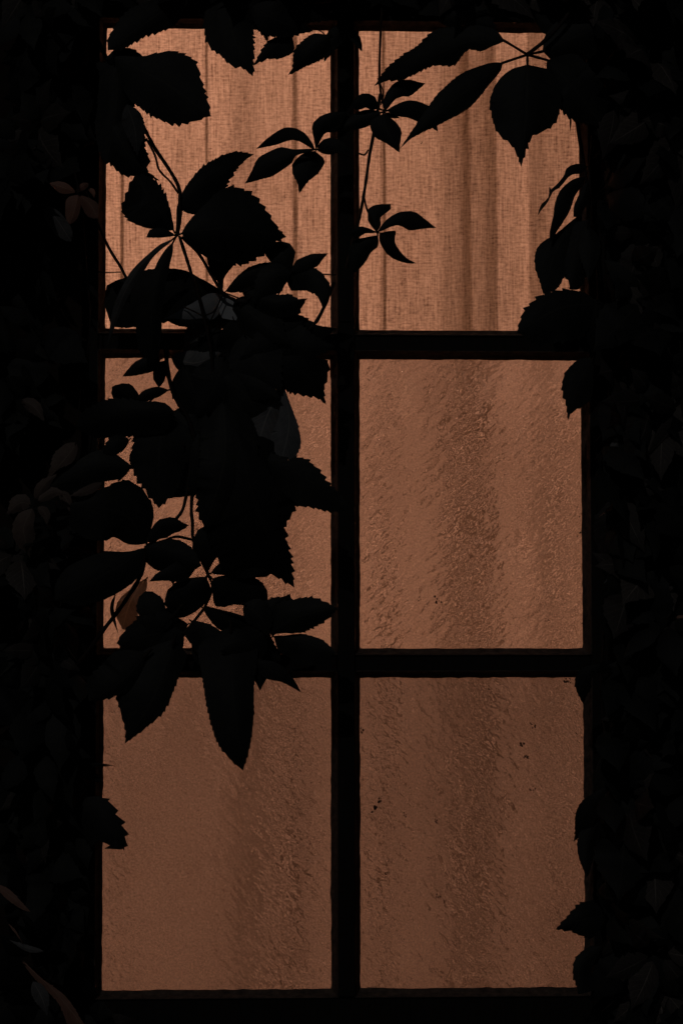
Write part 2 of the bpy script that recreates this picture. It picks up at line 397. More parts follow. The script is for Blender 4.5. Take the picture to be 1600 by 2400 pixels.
def leaflet(parent, fr, axis, L=None, R=None, w=None, d=0.09, mat='dark', teeth=1.0, pitch=16, droop=None):
    s = FR[fr][2]
    A = spline([T(fr, p) for p in axis], 24)
    seg = np.linalg.norm(np.diff(A, axis=0), axis=1); cs = np.concatenate([[0], np.cumsum(seg)]); LEN = cs[-1]; tt = cs / LEN
    tan = np.gradient(A, axis=0); tan /= np.linalg.norm(tan, axis=1)[:, None] + 1e-9
    nor = np.stack([tan[:, 1], -tan[:, 0]], 1)              # left of the direction base -> tip as seen
    def prof(pts, sg):
        if pts is None:
            ww = (w if w is not None else 0.24 * LEN / s) * s
            return lambda q: np.interp(q, OV_T, OV_W) * ww
        P = []
        for p in pts:
            p = T(fr, p); k = int(np.argmin(((A - p) ** 2).sum(1))); t = min(max(tt[k], .02), .985)
            P.append((t, max(0.5, sg * float((p - A[k]) @ nor[k]))))
        P.sort(); P2 = [(0, 2.0)]
        for t, q in P:
            if t - P2[-1][0] > .012: P2.append((t, q))
        P2.append((1, 0)); X = [q[0] for q in P2]; Y = [q[1] for q in P2]
        return lambda q: np.maximum(0, pchip(X, Y, np.asarray(q)))
    wl_, wr_ = prof(L, 1), prof(R, -1)
    wid = float(max(wl_(np.linspace(0, 1, 30)).max(), wr_(np.linspace(0, 1, 30)).max()))
    pit = pitch * random.uniform(.85, 1.15) * min(1, .55 + wid / 160); n = max(3, int(LEN * .86 / pit))
    amp = min(5.0, .05 * wid + .5) * teeth
    qs = [(0, 0, 0), (.04, 0, 0), (.085, 0, 0)]
    ed = np.linspace(.13, .955, n + 1) + np.concatenate([[0], rng.normal(0, .2 * .8 / n, n - 1), [0]])
    for k in range(n):
        a, b = ed[k], ed[k + 1]
        fade = min(1, (k + 1.5) / 4) * (1 if k < n - 1 else .6)
        qs += [(a, -.35 * amp * fade, 0), (a + (b - a) * .78, amp * fade, 1)]
    qs += [(ed[-1], 0, 0), (.98, 0, 0), (1, 0, 0)]
    dd = d + random.uniform(-.006, .006); dip = (droop if droop is not None else random.uniform(-.25, .25)) * LEN * PX
    fold = random.uniform(.12, .4); arch = random.uniform(.02, .10) * LEN * PX; ph = random.uniform(0, 6)
    verts = []; uv = []; tipv = []
    fy = lambda t, sdist: dd + dip * (t - .3) + arch * 4 * t * (1 - t) - fold * abs(sdist) * PX + .07 * abs(sdist) * PX * math.sin(7 * t + ph)
    for (t, a, istip) in qs:
        c = np.array([np.interp(t, tt, A[:, 0]), np.interp(t, tt, A[:, 1])])
        nn = np.array([np.interp(t, tt, nor[:, 0]), np.interp(t, tt, nor[:, 1])]); tg = np.array([-nn[1], nn[0]])
        for sg, pf, u in ((1, wl_, -1), (1, wl_, -.5), (0, None, 0), (-1, wr_, .5), (-1, wr_, 1)):
            if pf is None: q, base = c, 0
            else:
                base = float(pf(t)); am = a * random.choice((random.uniform(.2, .9), random.uniform(.7, 1.7))) if abs(u) == 1 else 0
                if base < amp * 1.2: am *= .3
                base = max(0.0, base * abs(u) + am); q = c + nn * sg * base
                if abs(u) == 1 and istip: q = q + tg * amp * .9
            verts.append(at(q[0], q[1], max(.034, fy(t, base)))); uv.append((u, t))
    f = []
    for i in range(len(qs) - 1):
        for k in range(4): f.append((i * 5 + k, i * 5 + k + 1, (i + 1) * 5 + k + 1, (i + 1) * 5 + k))
    return link('leaflet', verts, f, M_LEAF[mat], parent, verts[2], uv, True)

def tube(path, radii, sides=6):
    n = len(path); v = []; f = []
    for i, p in enumerate(path):
        t = (path[min(i + 1, n - 1)] - path[max(i - 1, 0)]).normalized()
        a = t.orthogonal().normalized() if abs(t.y) > .95 else t.cross(Vector((0, 1, 0))).normalized(); b = t.cross(a)
        for k in range(sides):
            g_ = k / sides * 2 * math.pi; v.append(p + (a * math.cos(g_) + b * math.sin(g_)) * radii[i])
    for i in range(n - 1):
        for k in range(sides): f.append((i * sides + k, i * sides + (k + 1) % sides, (i + 1) * sides + (k + 1) % sides, (i + 1) * sides + k))
    f += [tuple(range(sides))[::-1], tuple(range((n - 1) * sides, n * sides))]
    return v, f
def px_tube(fr, pts, r, d0, d1=None, n=8, r1=None):
    d1 = d0 if d1 is None else d1; r1 = r if r1 is None else r1
    A = spline([T(fr, p) for p in pts], n); m = len(A)
    P = [at(a[0], a[1], d0 + (d1 - d0) * i / (m - 1)) for i, a in enumerate(A)]
    rr = [FR[fr][2] * PX * (r + (r1 - r) * i / (m - 1)) * random.uniform(.88, 1.14) for i in range(m)]
    return tube(P, rr)
def stem(vine, fr, pts, r=8, d=.07, d1=None, r1=None, name='stem'):
    v, f = px_tube(fr, pts, r, d, d1, 8, r1)
    return link(name, v, f, M_STEM, vine, v[0], None, True)
def leaf(vine, fr, lets, petiole=None, r=6, d=.09, mat='dark', pr=3.2, center=None):
    """a compound leaf: stalks as its mesh, leaflets as children. lets: (axis, L, R) or (axis, width) + optional overrides"""
    if center is None and len(lets) > 1:
        for it in lets: leaf(vine, fr, [it], petiole, r, d, mat, pr)
        return
    v = []; f = []
    def add(vf):
        b = len(v); v.extend(vf[0]); f.extend([tuple(i + b for i in q) for q in vf[1]])
    for it in lets:
        ax = np.array(it[0][0], float); a2 = np.array(it[0][1], float); u = (a2 - ax) / (np.linalg.norm(a2 - ax) + 1e-6)
        if center is not None: st = [center, it[0][0], tuple(ax + u * 12)]
        else: st = [tuple(ax - u * 14), it[0][0], tuple(ax + u * 14)]
        add(px_tube(fr, st, pr, d, None, 4))
    if petiole: add(px_tube(fr, petiole, r, d + .004, None, 8))
    o = link('leaf', v, f, M_STEM, vine, v[0], None, True)
    for it in lets:
        kw = dict(d=d, mat=mat)
        if len(it) and isinstance(it[-1], dict): kw.update(it[-1]); it = it[:-1]
        if len(it) == 2: leaflet(o, fr, it[0], w=it[1], **kw)
        else: leaflet(o, fr, it[0], it[1], it[2], **kw)
    return o
GV = 'creeper vines growing round the window'
def vine(x, y, d, label): return empty('creeper_vine', at(x, y, d), label, 'creeper', GV)

# ---- vine hanging in front of the left panes, upper part
va = vine(300, 60, .09, 'creeper strand with big toothed leaves across the top left pane')
leaf(va, 1, [([(170, 330), (450, 470), (722, 668)], [(330, 322), (430, 298), (520, 290), (620, 340), (660, 430), (690, 560)], [(275, 590), (380, 662), (470, 705), (545, 710), (612, 698), (680, 672)], dict(d=.12)),
             ([(600, -40), (380, 110), (130, 290)], [(500, 150), (430, 182), (330, 215), (245, 268)], [(450, -20), (250, 60), (178, 140), (132, 225)]),
             ([(120, 340), (220, 320), (335, 326)], [(200, 272), (270, 281)], [(200, 400)]),
             ([(150, 700), (260, 900), (432, 1042)], [(330, 740), (345, 800), (340, 835), (362, 900), (366, 935), (345, 985)], [(100, 850), (150, 942), (200, 993), (250, 1013), (330, 1008)]),
             ([(240, 600), (285, 740), (300, 900)], 62, dict(mat='grey', d=.135)),
             ([(190, 360), (175, 640), (120, 945)], [(285, 500), (280, 620), (240, 800), (165, 920)], [(80, 460), (60, 700), (90, 880)]),
             ([(230, 560), (200, 460), (60, 360)], 110)], d=.10)
leaf(va, 1, [([(820, -30), (850, 200), (962, 440)], [(970, 100), (966, 210), (970, 290), (966, 380)], [(690, 60), (683, 170), (700, 250), (775, 312), (840, 378), (900, 388)]),
             ([(1180, 190), (1080, 270), (965, 378)], [(1195, 300), (1120, 335), (1030, 340)], [(1120, 205), (1048, 236), (1000, 310)]),
             ([(1400, 210), (1300, 290), (1163, 431)], [(1408, 285), (1370, 330), (1260, 385), (1205, 412)], [(1290, 200), (1210, 270), (1192, 320), (1190, 390)]),
             ([(960, 40), (1130, 130), (1310, 180)], 100), ([(1000, -20), (1180, 60), (1400, 120)], 75),
             ([(900, -40), (1000, 120), (1050, 245)], 60)], d=.10)
stem(va, 1, [(230, 560), (330, 720), (400, 850), (490, 985), (540, 1085), (550, 1200), (530, 1350)], 10, .08)
stem(va, 1, [(350, 795), (400, 890), (425, 975), (490, 1045), (535, 1110)], 6, .08)
stem(va, 1, [(-60, -60), (60, 200), (230, 560)], 11, .06, .08)
stem(va, 1, [(600, -60), (820, -10), (1100, 20), (1500, 0)], 9, .07)
stem(va, 1, [(1290, 222), (1330, 205), (1420, 200)], 4, .08, name='tendril')
stem(va, 1, [(1300, 160), (1360, 185), (1400, 240)], 3.5, .08, name='tendril')

# ---- the palm-like leaf in the middle of the left panes
vb = vine(430, 470, .10, 'creeper strand with one large spread leaf over the upper left crossbar')
leaf(vb, 2, [([(555, 360), (820, 330), (1155, 380)], [(600, 285), (690, 190), (790, 100), (850, 90), (905, 110), (975, 150), (1025, 210), (1060, 260), (1092, 318)], [(620, 450), (700, 502), (790, 527), (880, 540), (950, 515), (1025, 475), (1068, 417)]),
             ([(530, 215), (690, 70), (968, -94)], [(555, 130), (600, 60), (690, -35), (790, -88), (862, -106)], [(640, 250), (740, 170), (805, 100), (830, 50), (880, -20), (930, -85)]),
             ([(505, 340), (400, 190), (285, 25)], [(370, 333), (280, 305), (235, 272), (212, 235), (228, 170), (215, 115), (258, 82)], [(500, 270), (482, 195), (455, 130), (420, 75), (370, 38)]),
             ([(510, 370), (430, 362), (350, 383)], [(430, 386), (395, 384)], [(440, 330), (375, 338)], dict(teeth=.4)),
             ([(500, 420), (440, 560), (385, 800), (385, 1110)], [(497, 500), (470, 620), (450, 740), (440, 900), (425, 1040)], [(455, 460), (400, 560), (352, 680), (290, 850), (305, 1020)], dict(teeth=.25, d=.13)),
             ([(495, 400), (400, 470), (300, 570), (200, 760), (130, 1000)], [(400, 487), (340, 572), (260, 700)], [(420, 430), (330, 508), (250, 598), (170, 760)], dict(teeth=.2, mat='grey'))],
     petiole=[(545, 140), (540, 260), (525, 375)], r=10, d=.115, center=(525, 375), pr=5)
leaf(vb, 2, [([(790, 705), (520, 690), (110, 770)], [(700, 740), (580, 800), (440, 875), (250, 900), (150, 890)], [(720, 650), (640, 605), (580, 575), (490, 562), (340, 572), (240, 610), (170, 635), (132, 662)], dict(teeth=.3, mat='dark', d=.075)),
             ([(790, 715), (650, 790), (455, 850)], [(740, 850), (640, 868), (560, 874)], [(700, 708), (580, 780), (510, 822)], dict(mat='pale', d=.085, teeth=.2, droop=.35)),
             ([(795, 720), (835, 780), (868, 860)], [(850, 750), (872, 820)], [(760, 760), (780, 840)], dict(mat='pale', d=.085, teeth=.2, droop=.35)),
             ([(900, 740), (790, 850), (650, 915)], 62, dict(d=.06)),
             ([(720, 860), (590, 872), (458, 852)], [(640, 898), (520, 886)], [(640, 850), (520, 850)]),
             ([(785, 680), (770, 600), (790, 470)], [(760, 640), (715, 570), (700, 500)], [(797, 620), (850, 548), (890, 500)], dict(teeth=.2)),
             ([(810, 692), (950, 600), (1180, 580)], [(850, 632), (900, 582), (960, 547), (1060, 525), (1150, 540)], [(870, 697), (935, 682), (1010, 690), (1120, 680)], dict(teeth=.4))],
     d=.09, center=(795, 700), pr=4)
leaf(vb, 2, [([(1150, 590), (1300, 600), (1385, 680), (1360, 784)], [(1220, 555), (1320, 562), (1375, 610), (1404, 660)], [(1180, 690), (1240, 688), (1310, 700), (1345, 735)], dict(teeth=.5)),
             ([(1180, 580), (1110, 480), (1055, 420)], [(1130, 560), (1060, 520), (1027, 472), (1032, 440)], [(1197, 520), (1205, 465), (1180, 425), (1110, 406)], dict(teeth=.2)),
             ([(1185, 580), (1280, 535), (1393, 475)], [(1220, 510), (1290, 480), (1340, 476)], [(1280, 572), (1330, 550), (1360, 510)], dict(teeth=.3)),
             ([(900, 690), (1100, 760), (1277, 733)], [(1000, 680), (1165, 708), (1225, 738)], [(1000, 820), (1220, 830), (1240, 775)]),
             ([(900, 760), (1220, 870), (1445, 905)], [(1100, 770), (1220, 822), (1285, 858), (1340, 892)], [(1100, 960), (1300, 990)]),
             ([(1180, 590), (1080, 620), (960, 770)], 85)],
     d=.10, center=(1175, 588), pr=4)
leaf(vb, 2, [([(860, 740), (1000, 860), (1180, 1000)], 130), ([(1250, 860), (1100, 960), (880, 1080)], 110),
             ([(700, 860), (640, 980), (560, 1080)], 90, dict(mat='grey', d=.07)), ([(760, 900), (740, 1000), (640, 1120)], 100, dict(mat='dark', d=.08)),
             ([(1000, 900), (1220, 1000), (1440, 1010)], 120), ([(850, 850), (900, 1000), (880, 1190)], 150)], d=.095)
stem(vb, 2, [(540, 375), (600, 560), (650, 720), (690, 880), (730, 1120), (720, 1400)], 9, .10)
stem(vb, 2, [(555, 380), (650, 475), (720, 590), (795, 705), (900, 760)], 9, .10)
stem(vb, 2, [(1425, 640), (1380, 760), (1315, 880), (1200, 990)], 10, .09)
stem(vb, 2, [(0, 120), (120, 410), (205, 555), (255, 650), (340, 780)], 8, .08)
stem(vb, 2, [(70, 580), (140, 584), (205, 582)], 3.5, .075, name='tendril')
stem(vb, 2, [(1290, 592), (1370, 595), (1440, 597)], 3.5, .075, name='tendril')
stem(vb, 2, [(560, 780), (620, 806), (670, 832)], 4, .1, name='tendril')
stem(vb, 2, [(790, 705), (745, 800), (690, 832)], 4, .1, name='tendril')

# ---- the dense strand over the middle left pane
vc = vine(430, 900, .10, 'dense dark creeper strand covering the middle left pane')
leaf(vc, 3, [([(585, 130), (490, 168), (397, 217)], [(548, 192), (470, 210)], [(560, 112), (480, 132), (440, 165)], dict(teeth=.3)),
             ([(612, 140), (585, 200), (577, 273)], [(630, 180), (605, 240)], [(560, 160), (548, 215)], dict(teeth=.2)),
             ([(485, 342), (410, 300), (345, 268)], [(400, 350), (348, 325)], [(470, 290), (440, 258), (380, 254)], dict(teeth=.6)),
             ([(620, 285), (540, 295), (465, 330)], [(560, 325), (510, 345)], [(560, 268), (500, 288)], dict(teeth=.2)),
             ([(640, 120), (760, 150), (900, 90)], 60, dict(mat='grey', d=.07))], d=.10)
leaf(vc, 3, [([(440, 665), (250, 670), (10, 790)], [(380, 728), (290, 742), (150, 785)], [(400, 625), (300, 580), (170, 640), (70, 710)], dict(teeth=.3)),
             ([(650, 390), (400, 400), (160, 470)], [(600, 500), (430, 515), (300, 520)], [(600, 345), (480, 338), (330, 330), (220, 380)]),
             ([(600, 380), (580, 600), (578, 872)], [(720, 480), (755, 560), (690, 690), (680, 760), (620, 825)], [(460, 480), (452, 560), (430, 620), (455, 700), (512, 785)]),
             ([(515, 1045), (400, 900), (140, 850)], [(400, 1040), (250, 1030), (120, 950)], [(548, 950), (555, 890), (525, 812), (440, 735), (300, 772), (200, 810)], dict(teeth=.4)),
             ([(700, 560), (690, 700), (640, 820)], [(762, 600), (765, 700), (740, 800)], [(640, 640), (600, 740)], dict(mat='grey', d=.07, teeth=.3)),
             ([(430, 530), (360, 560), (290, 640)], 45), ([(775, 500), (770, 660), (745, 825)], [(800, 600), (800, 740)], [(735, 600), (725, 740)], dict(teeth=.4))], d=.105)
leaf(vc, 3, [([(1200, 120), (1320, 220), (1408, 358)], [(1330, 120), (1422, 150), (1402, 240), (1395, 300)], [(1150, 250), (1230, 292), (1300, 308), (1370, 328)]),
             ([(1000, 0), (1080, 150), (1190, 290)], 140), ([(900, 120), (860, 260), (760, 420)], 130), ([(700, 160), (760, 300), (860, 470)], 110),
             ([(1200, 285), (1225, 450), (1185, 640)], [(1240, 380), (1270, 470), (1280, 555), (1262, 610)], [(1175, 400), (1130, 530)], dict(mat='silver', d=.105, teeth=.9, droop=.1)),
             ([(1195, 270), (1120, 400), (1060, 580)], [(1195, 400), (1150, 520), (1110, 570)], [(1100, 330), (1040, 420), (1035, 540)], dict(mat='grey', d=.10, teeth=.4)),
             ([(640, 400), (760, 480), (900, 480)], 130), ([(900, 220), (1020, 320), (1085, 480)], 105), ([(960, 200), (1080, 270), (1185, 330)], 80)], d=.10)
leaf(vc, 3, [([(1000, 590), (1250, 690), (1532, 873)], [(1120, 590), (1220, 632), (1240, 614), (1300, 625), (1370, 680), (1410, 740), (1460, 785)], [(1050, 700), (1180, 800), (1240, 850), (1330, 866), (1430, 886)]),
             ([(900, 340), (900, 650), (803, 967)], [(1050, 450), (1060, 700), (1000, 900)], [(785, 520), (775, 700), (772, 860)]),
             ([(960, 480), (1080, 900), (1250, 1267)], [(1180, 780), (1252, 850), (1245, 960), (1200, 985), (1228, 1090), (1238, 1190)], [(850, 700), (800, 900), (900, 1190), (1050, 1215), (1130, 1205), (1205, 1238)]),
             ([(1000, 520), (1100, 650), (1230, 880)], 110)], d=.115)
leaf(vc, 4, [([(520, 190), (600, 110), (727, 107)], [(530, 150), (565, 92), (620, 68), (670, 76), (695, 95)], [(560, 182), (620, 170), (685, 135)], dict(teeth=.4)),
             ([(510, 225), (620, 245), (790, 310)], [(560, 195), (680, 183), (740, 220)], [(510, 285), (570, 332), (680, 350)], dict(teeth=.4)),
             ([(505, 225), (350, 330), (60, 480)], [(495, 290), (480, 355), (440, 400), (360, 452), (300, 478), (180, 510)], [(440, 238), (300, 240), (150, 300), (60, 400)], dict(teeth=.3)),
             ([(770, 300), (650, 335), (530, 387)], [(700, 388), (600, 383)], [(700, 270), (620, 318), (570, 345)], dict(teeth=.3))],
     d=.11, center=(515, 212), pr=4)
leaf(vc, 4, [([(820, 335), (830, 230), (880, 90)], [(790, 300), (745, 200), (765, 140)], [(838, 310), (880, 245), (930, 150)], dict(teeth=.4)),
             ([(840, 345), (1000, 290), (1150, 200)], [(885, 290), (950, 200), (1050, 160)], [(910, 357), (1000, 372), (1100, 345)], dict(teeth=.4)),
             ([(845, 375), (960, 440), (1118, 485)], [(950, 358), (1050, 368), (1090, 395), (1113, 440)], [(845, 430), (860, 510), (960, 502), (1060, 512)], dict(teeth=.4)),
             ([(815, 370), (720, 430), (605, 500)], [(843, 400), (838, 450), (800, 505), (740, 550), (660, 570)], [(740, 368), (680, 380), (622, 430)], dict(teeth=.2)),
             ([(600, 610), (545, 520), (510, 435)], [(520, 600), (470, 540), (478, 470)], [(620, 560), (600, 480), (560, 445)], dict(teeth=.7)),
             ([(650, 560), (560, 590), (460, 560)], 50)],
     d=.105, center=(822, 352), pr=4)
stem(vc, 4, [(745, -260), (705, 0), (660, 80), (570, 175), (515, 212)], 8, .10)
stem(vc, 4, [(765, -260), (740, 0), (745, 100), (752, 190), (822, 352)], 8, .10)
stem(vc, 4, [(752, 182), (665, 165), (600, 186), (515, 212)], 6, .10)
stem(vc, 4, [(515, 212), (490, 350), (400, 500), (300, 632), (200, 765), (40, 920)], 10, .10, .06)
stem(vc, 4, [(640, 370), (652, 405)], 6, .1)
stem(vc, 4, [(822, 352), (842, 420), (805, 515), (750, 590)], 6, .1)
stem(vc, 3, [(615, 60), (620, 180), (655, 310), (720, 420), (765, 560)], 11, .10)
stem(vc, 3, [(632, 282), (585, 300), (530, 342)], 4, .10, name='tendril')
stem(vc, 3, [(445, 660), (400, 715), (375, 735)], 4, .10, name='tendril')

# ---- bottom end of that strand
vd = vine(480, 1450, .11, 'lower end of the left strand with long leaves pointing down past the crossbar')
leaf(vd, 0, [([(530, 1440), (537, 1600), (558, 1770)], [(592, 1490), (584, 1570), (583, 1640), (575, 1712)], [(455, 1490), (466, 1560), (480, 1645), (500, 1705), (530, 1745)], dict(teeth=.45)),
             ([(400, 1470), (355, 1600), (287, 1708)], [(430, 1510), (408, 1560), (385, 1620), (335, 1672)], [(300, 1520), (270, 1590), (278, 1640), (290, 1685)], dict(teeth=.55)),
             ([(340, 1500), (280, 1565), (205, 1612)], [(340, 1560), (272, 1596), (240, 1607)], [(260, 1500), (200, 1560)])], d=.12)
leaf(vd, 4, [([(1080, 770), (1085, 860), (1080, 930)], [(1125, 840), (1100, 890)], [(1040, 850), (1062, 895)], dict(teeth=.2)),
             ([(1060, 780), (1190, 860), (1284, 939)], [(1180, 800), (1245, 870)], [(1100, 865), (1190, 888)], dict(teeth=.2)),
             ([(1130, 645), (1280, 560), (1466, 522)], [(1120, 560), (1180, 490), (1240, 478), (1320, 466), (1390, 482), (1438, 508)], [(1170, 648), (1290, 641), (1380, 598), (1432, 553)]),
             ([(1110, 620), (1150, 520), (1228, 447)], [(1070, 530), (1120, 475), (1200, 462)], [(1185, 540), (1232, 480)]),
             ([(1150, 662), (1300, 690), (1455, 742)], [(1200, 655), (1300, 649), (1380, 673), (1428, 712)], [(1180, 740), (1300, 800), (1400, 790)], dict(teeth=.4)),
             ([(1110, 640), (1020, 690), (880, 735)], [(1100, 760), (980, 790)], [(1060, 590), (960, 630), (905, 670)]),
             ([(1000, 500), (1080, 560), (1120, 660)], 70)], d=.115)
leaf(vd, 4, [([(800, 520), (920, 580), (1080, 620)], [(870, 528), (960, 548), (1050, 580)], [(830, 578), (890, 632), (990, 660)], dict(teeth=.2)),
             ([(720, 600), (560, 650), (368, 694)], [(650, 740), (450, 760)], [(640, 560), (500, 560), (410, 630)]),
             ([(740, 585), (830, 650), (920, 760)], [(800, 590), (890, 640), (940, 720)], [(700, 650), (780, 760)]),
             ([(700, 640), (560, 720), (300, 790)], 110), ([(760, 640), (880, 760), (1060, 800)], 100), ([(640, 520), (600, 600), (520, 690)], 70),
             ([(980, 640), (1080, 720), (1200, 780)], 90)], d=.10)
leaf(vd, 4, [([(515, 375), (440, 480), (395, 625)], [(512, 440), (482, 500), (470, 570), (425, 625)], [(430, 430), (368, 500), (365, 560), (388, 600)], dict(mat='amber', d=.05, teeth=.3)),
             ([(360, 455), (345, 530), (378, 655)], 10, dict(mat='dark', d=.05, teeth=.1))], d=.06)
stem(vd, 4, [(810, 510), (770, 560), (740, 600), (700, 650)], 6, .1)
stem(vd, 4, [(1150, 655), (1080, 600), (980, 560), (810, 515)], 7, .1)

# ---- fine shoot that hangs beside the mullion
ve = vine(900, 10, .08, 'fine creeper shoot hanging beside the mullion with small smooth leaves')
leaf(ve, 1, [([(1312, 855), (1200, 785), (1085, 800), (980, 855)], [(1250, 823), (1100, 830)], [(1290, 800), (1230, 745), (1160, 731), (1070, 775)], dict(teeth=.15)),
             ([(1310, 860), (1150, 910), (1020, 975), (917, 1053)], [(1215, 890), (1180, 940), (1080, 1008), (1000, 1032)], [(1200, 856), (1100, 850), (1000, 900), (962, 970)], dict(teeth=.3)),
             ([(1320, 870), (1275, 960), (1227, 1112)], [(1368, 880), (1373, 940), (1340, 990), (1280, 1040), (1248, 1080)], [(1250, 880), (1187, 950), (1192, 1000), (1218, 1052)], dict(teeth=.5)),
             ([(1325, 850), (1350, 720), (1500, 640)], [(1308, 780), (1312, 700), (1390, 650)], [(1345, 815), (1440, 755)], dict(teeth=.2)),
             ([(1330, 860), (1420, 838), (1530, 860)], 48, dict(teeth=.2))],
     petiole=[(1325, 857), (1420, 868), (1540, 905)], r=5, d=.085, center=(1325, 857), pr=4)
leaf(ve, 5, [([(200, 485), (150, 450), (80, 470)], [(160, 490), (110, 496)], [(185, 432), (140, 418), (100, 440)], dict(teeth=.2)),
             ([(215, 505), (120, 540), (0, 590)], 38, dict(teeth=.2)),
             ([(237, 488), (300, 400), (413, 373)], [(228, 440), (268, 378), (330, 357), (380, 368)], [(270, 455), (340, 432), (385, 398)], dict(teeth=.3)),
             ([(245, 495), (340, 482), (430, 520), (470, 590)], [(300, 460), (370, 452), (430, 475), (465, 545)], [(310, 525), (380, 546), (440, 570)], dict(teeth=.15)),
             ([(225, 510), (240, 580), (297, 684)], [(285, 550), (305, 580), (299, 640)], [(165, 545), (172, 590), (240, 642)], dict(teeth=.3)),
             ([(235, 508), (270, 520), (303, 530)], 12, dict(teeth=.1))],
     d=.085, center=(235, 498), pr=4)
leaf(ve, 5, [([(195, 1035), (190, 965), (258, 914)], [(157, 990), (153, 945), (200, 917)], [(215, 1000), (257, 940)], dict(teeth=.15)),
             ([(205, 1035), (320, 985), (463, 1021)], [(240, 985), (300, 950), (355, 947), (415, 985)], [(270, 1012), (340, 1032), (420, 1022)], dict(teeth=.2)),
             ([(212, 1045), (238, 1090), (285, 1142), (372, 1180)], [(282, 1036), (278, 1085), (300, 1125), (335, 1160)], [(210, 1085), (235, 1130), (290, 1168), (340, 1181)], dict(teeth=.15)),
             ([(200, 1058), (130, 1110), (80, 1230)], [(198, 1110), (160, 1150), (125, 1200)], [(140, 1065), (80, 1090)], dict(teeth=.2)),
             ([(190, 1040), (140, 1022), (70, 1050)], [(150, 1045), (110, 1065)], [(150, 1020), (110, 1015)], dict(teeth=.2))],
     petiole=[(198, 1042), (170, 980), (150, 930), (138, 880)], r=4.5, d=.085, center=(198, 1042), pr=3.5)
stem(ve, 5, [(222, -40), (214, 130), (208, 300), (212, 400), (235, 498)], 5.5, .075)
stem(ve, 5, [(212, 420), (190, 560), (165, 690), (145, 830), (122, 960), (95, 1060), (60, 1200)], 7, .075)
stem(ve, 5, [(108, 684), (140, 694), (158, 672)], 4, .075, name='tendril')
stem(ve, 5, [(215, 470), (225, 415), (200, 350)], 3, .075, name='tendril')
leaf(ve, 5, [([(60, 120), (100, 170), (130, 232)], [(118, 160), (130, 200)], [(70, 170), (105, 205)], dict(teeth=.3)), ([(60, 120), (0, 180), (-40, 280)], 40)], d=.08)

# ---- leafy branch in the top right corner
vf = vine(1330, 60, .10, 'creeper branch with two long leaves reaching over the top right pane')
leaf(vf, 5, [([(765, 182), (600, 190), (400, 275), (184, 386)], [(720, 205), (665, 230), (610, 222), (540, 292), (430, 300), (320, 355), (240, 362)], [(720, 128), (560, 120), (460, 135), (370, 210), (310, 250), (250, 296)], dict(teeth=.7)),
             ([(757, 283), (620, 390), (460, 515), (298, 668)], [(755, 312), (700, 380), (600, 490), (500, 545), (400, 592), (335, 632)], [(680, 288), (560, 340), (480, 410), (430, 475), (365, 570)], dict(teeth=.5)),
             ([(870, 290), (865, 500), (842, 749)], [(960, 292), (1020, 420), (1010, 520), (975, 568), (895, 604), (862, 680)], [(790, 318), (720, 390), (702, 460), (715, 540), (750, 612), (790, 640), (825, 690)], dict(d=.12, teeth=.65)),
             ([(940, 230), (1050, 180), (1240, 100)], [(960, 140), (1050, 60)], [(1000, 280), (1150, 260)]),
             ([(960, 270), (1080, 400), (1210, 570)], [(1100, 250), (1220, 400)], [(960, 330), (1010, 480), (1065, 530), (1130, 552)])],
     petiole=[(870, 243), (950, 180), (1040, 80), (1100, -40)], r=9, d=.105, center=(870, 245), pr=6)
leaf(vf, 5, [([(560, 60), (650, 90), (740, 125)], 50), ([(470, 90), (600, 60), (700, 40)], 50), ([(1064, 520), (1062, 590)], 5, dict(teeth=.1)), ([(1100, 60), (980, 110), (900, 60)], 70)], d=.09)
stem(vf, 5, [(1100, -40), (1040, 80), (1060, 300), (1100, 600), (1140, 900), (1120, 1200)], 9, .06)

# ---- ragged leaves along the right jamb
vg = vine(1380, 400, .09, 'creeper strand along the right jamb with ragged narrow leaves')
leaf(vg, 6, [([(860, 128), (765, 145), (690, 225), (600, 325), (495, 492)], [(800, 182), (720, 208), (660, 280), (612, 308), (570, 392), (522, 452)], [(800, 105), (705, 148), (698, 180), (640, 256), (588, 305), (575, 360), (525, 405)], dict(teeth=.2)),
             ([(590, 335), (590, 300), (584, 270)], 9, dict(teeth=.1)),
             ([(840, 205), (710, 310), (650, 430), (605, 560), (588, 684)], [(800, 300), (740, 440), (680, 542), (618, 640)], [(740, 232), (660, 310), (625, 400), (608, 520), (588, 610)], dict(teeth=.25)),
             ([(870, 230), (820, 380), (760, 495)], [(860, 400), (800, 500)], [(820, 290), (770, 400)], dict(teeth=.2)),
             ([(820, 480), (640, 730), (538, 1062)], [(760, 780), (690, 940), (640, 1025)], [(640, 615), (488, 740), (478, 840), (508, 950), (530, 1030)], dict(teeth=.6)),
             ([(870, 520), (800, 800), (730, 1030)], [(900, 800), (800, 1030)], [(760, 560), (700, 800), (690, 930), (735, 985)])], d=.09)
leaf(vg, 6, [([(940, 1130), (650, 1170), (346, 1345)], [(800, 1400), (520, 1440), (400, 1370)], [(800, 1040), (720, 1033), (540, 1062), (470, 1118), (412, 1170), (378, 1250)]),
             ([(900, 1540), (780, 1760), (719, 1997)], [(890, 1830), (800, 1898), (742, 1935)], [(800, 1540), (692, 1660), (685, 1780), (708, 1870)]),
             ([(930, 1100), (920, 1300), (900, 1500)], 110), ([(860, 560), (880, 740), (870, 980)], 80)], d=.10)
stem(vg, 6, [(900, -100), (880, 200), (900, 500), (940, 900), (940, 1300), (900, 1600)], 10, .05)

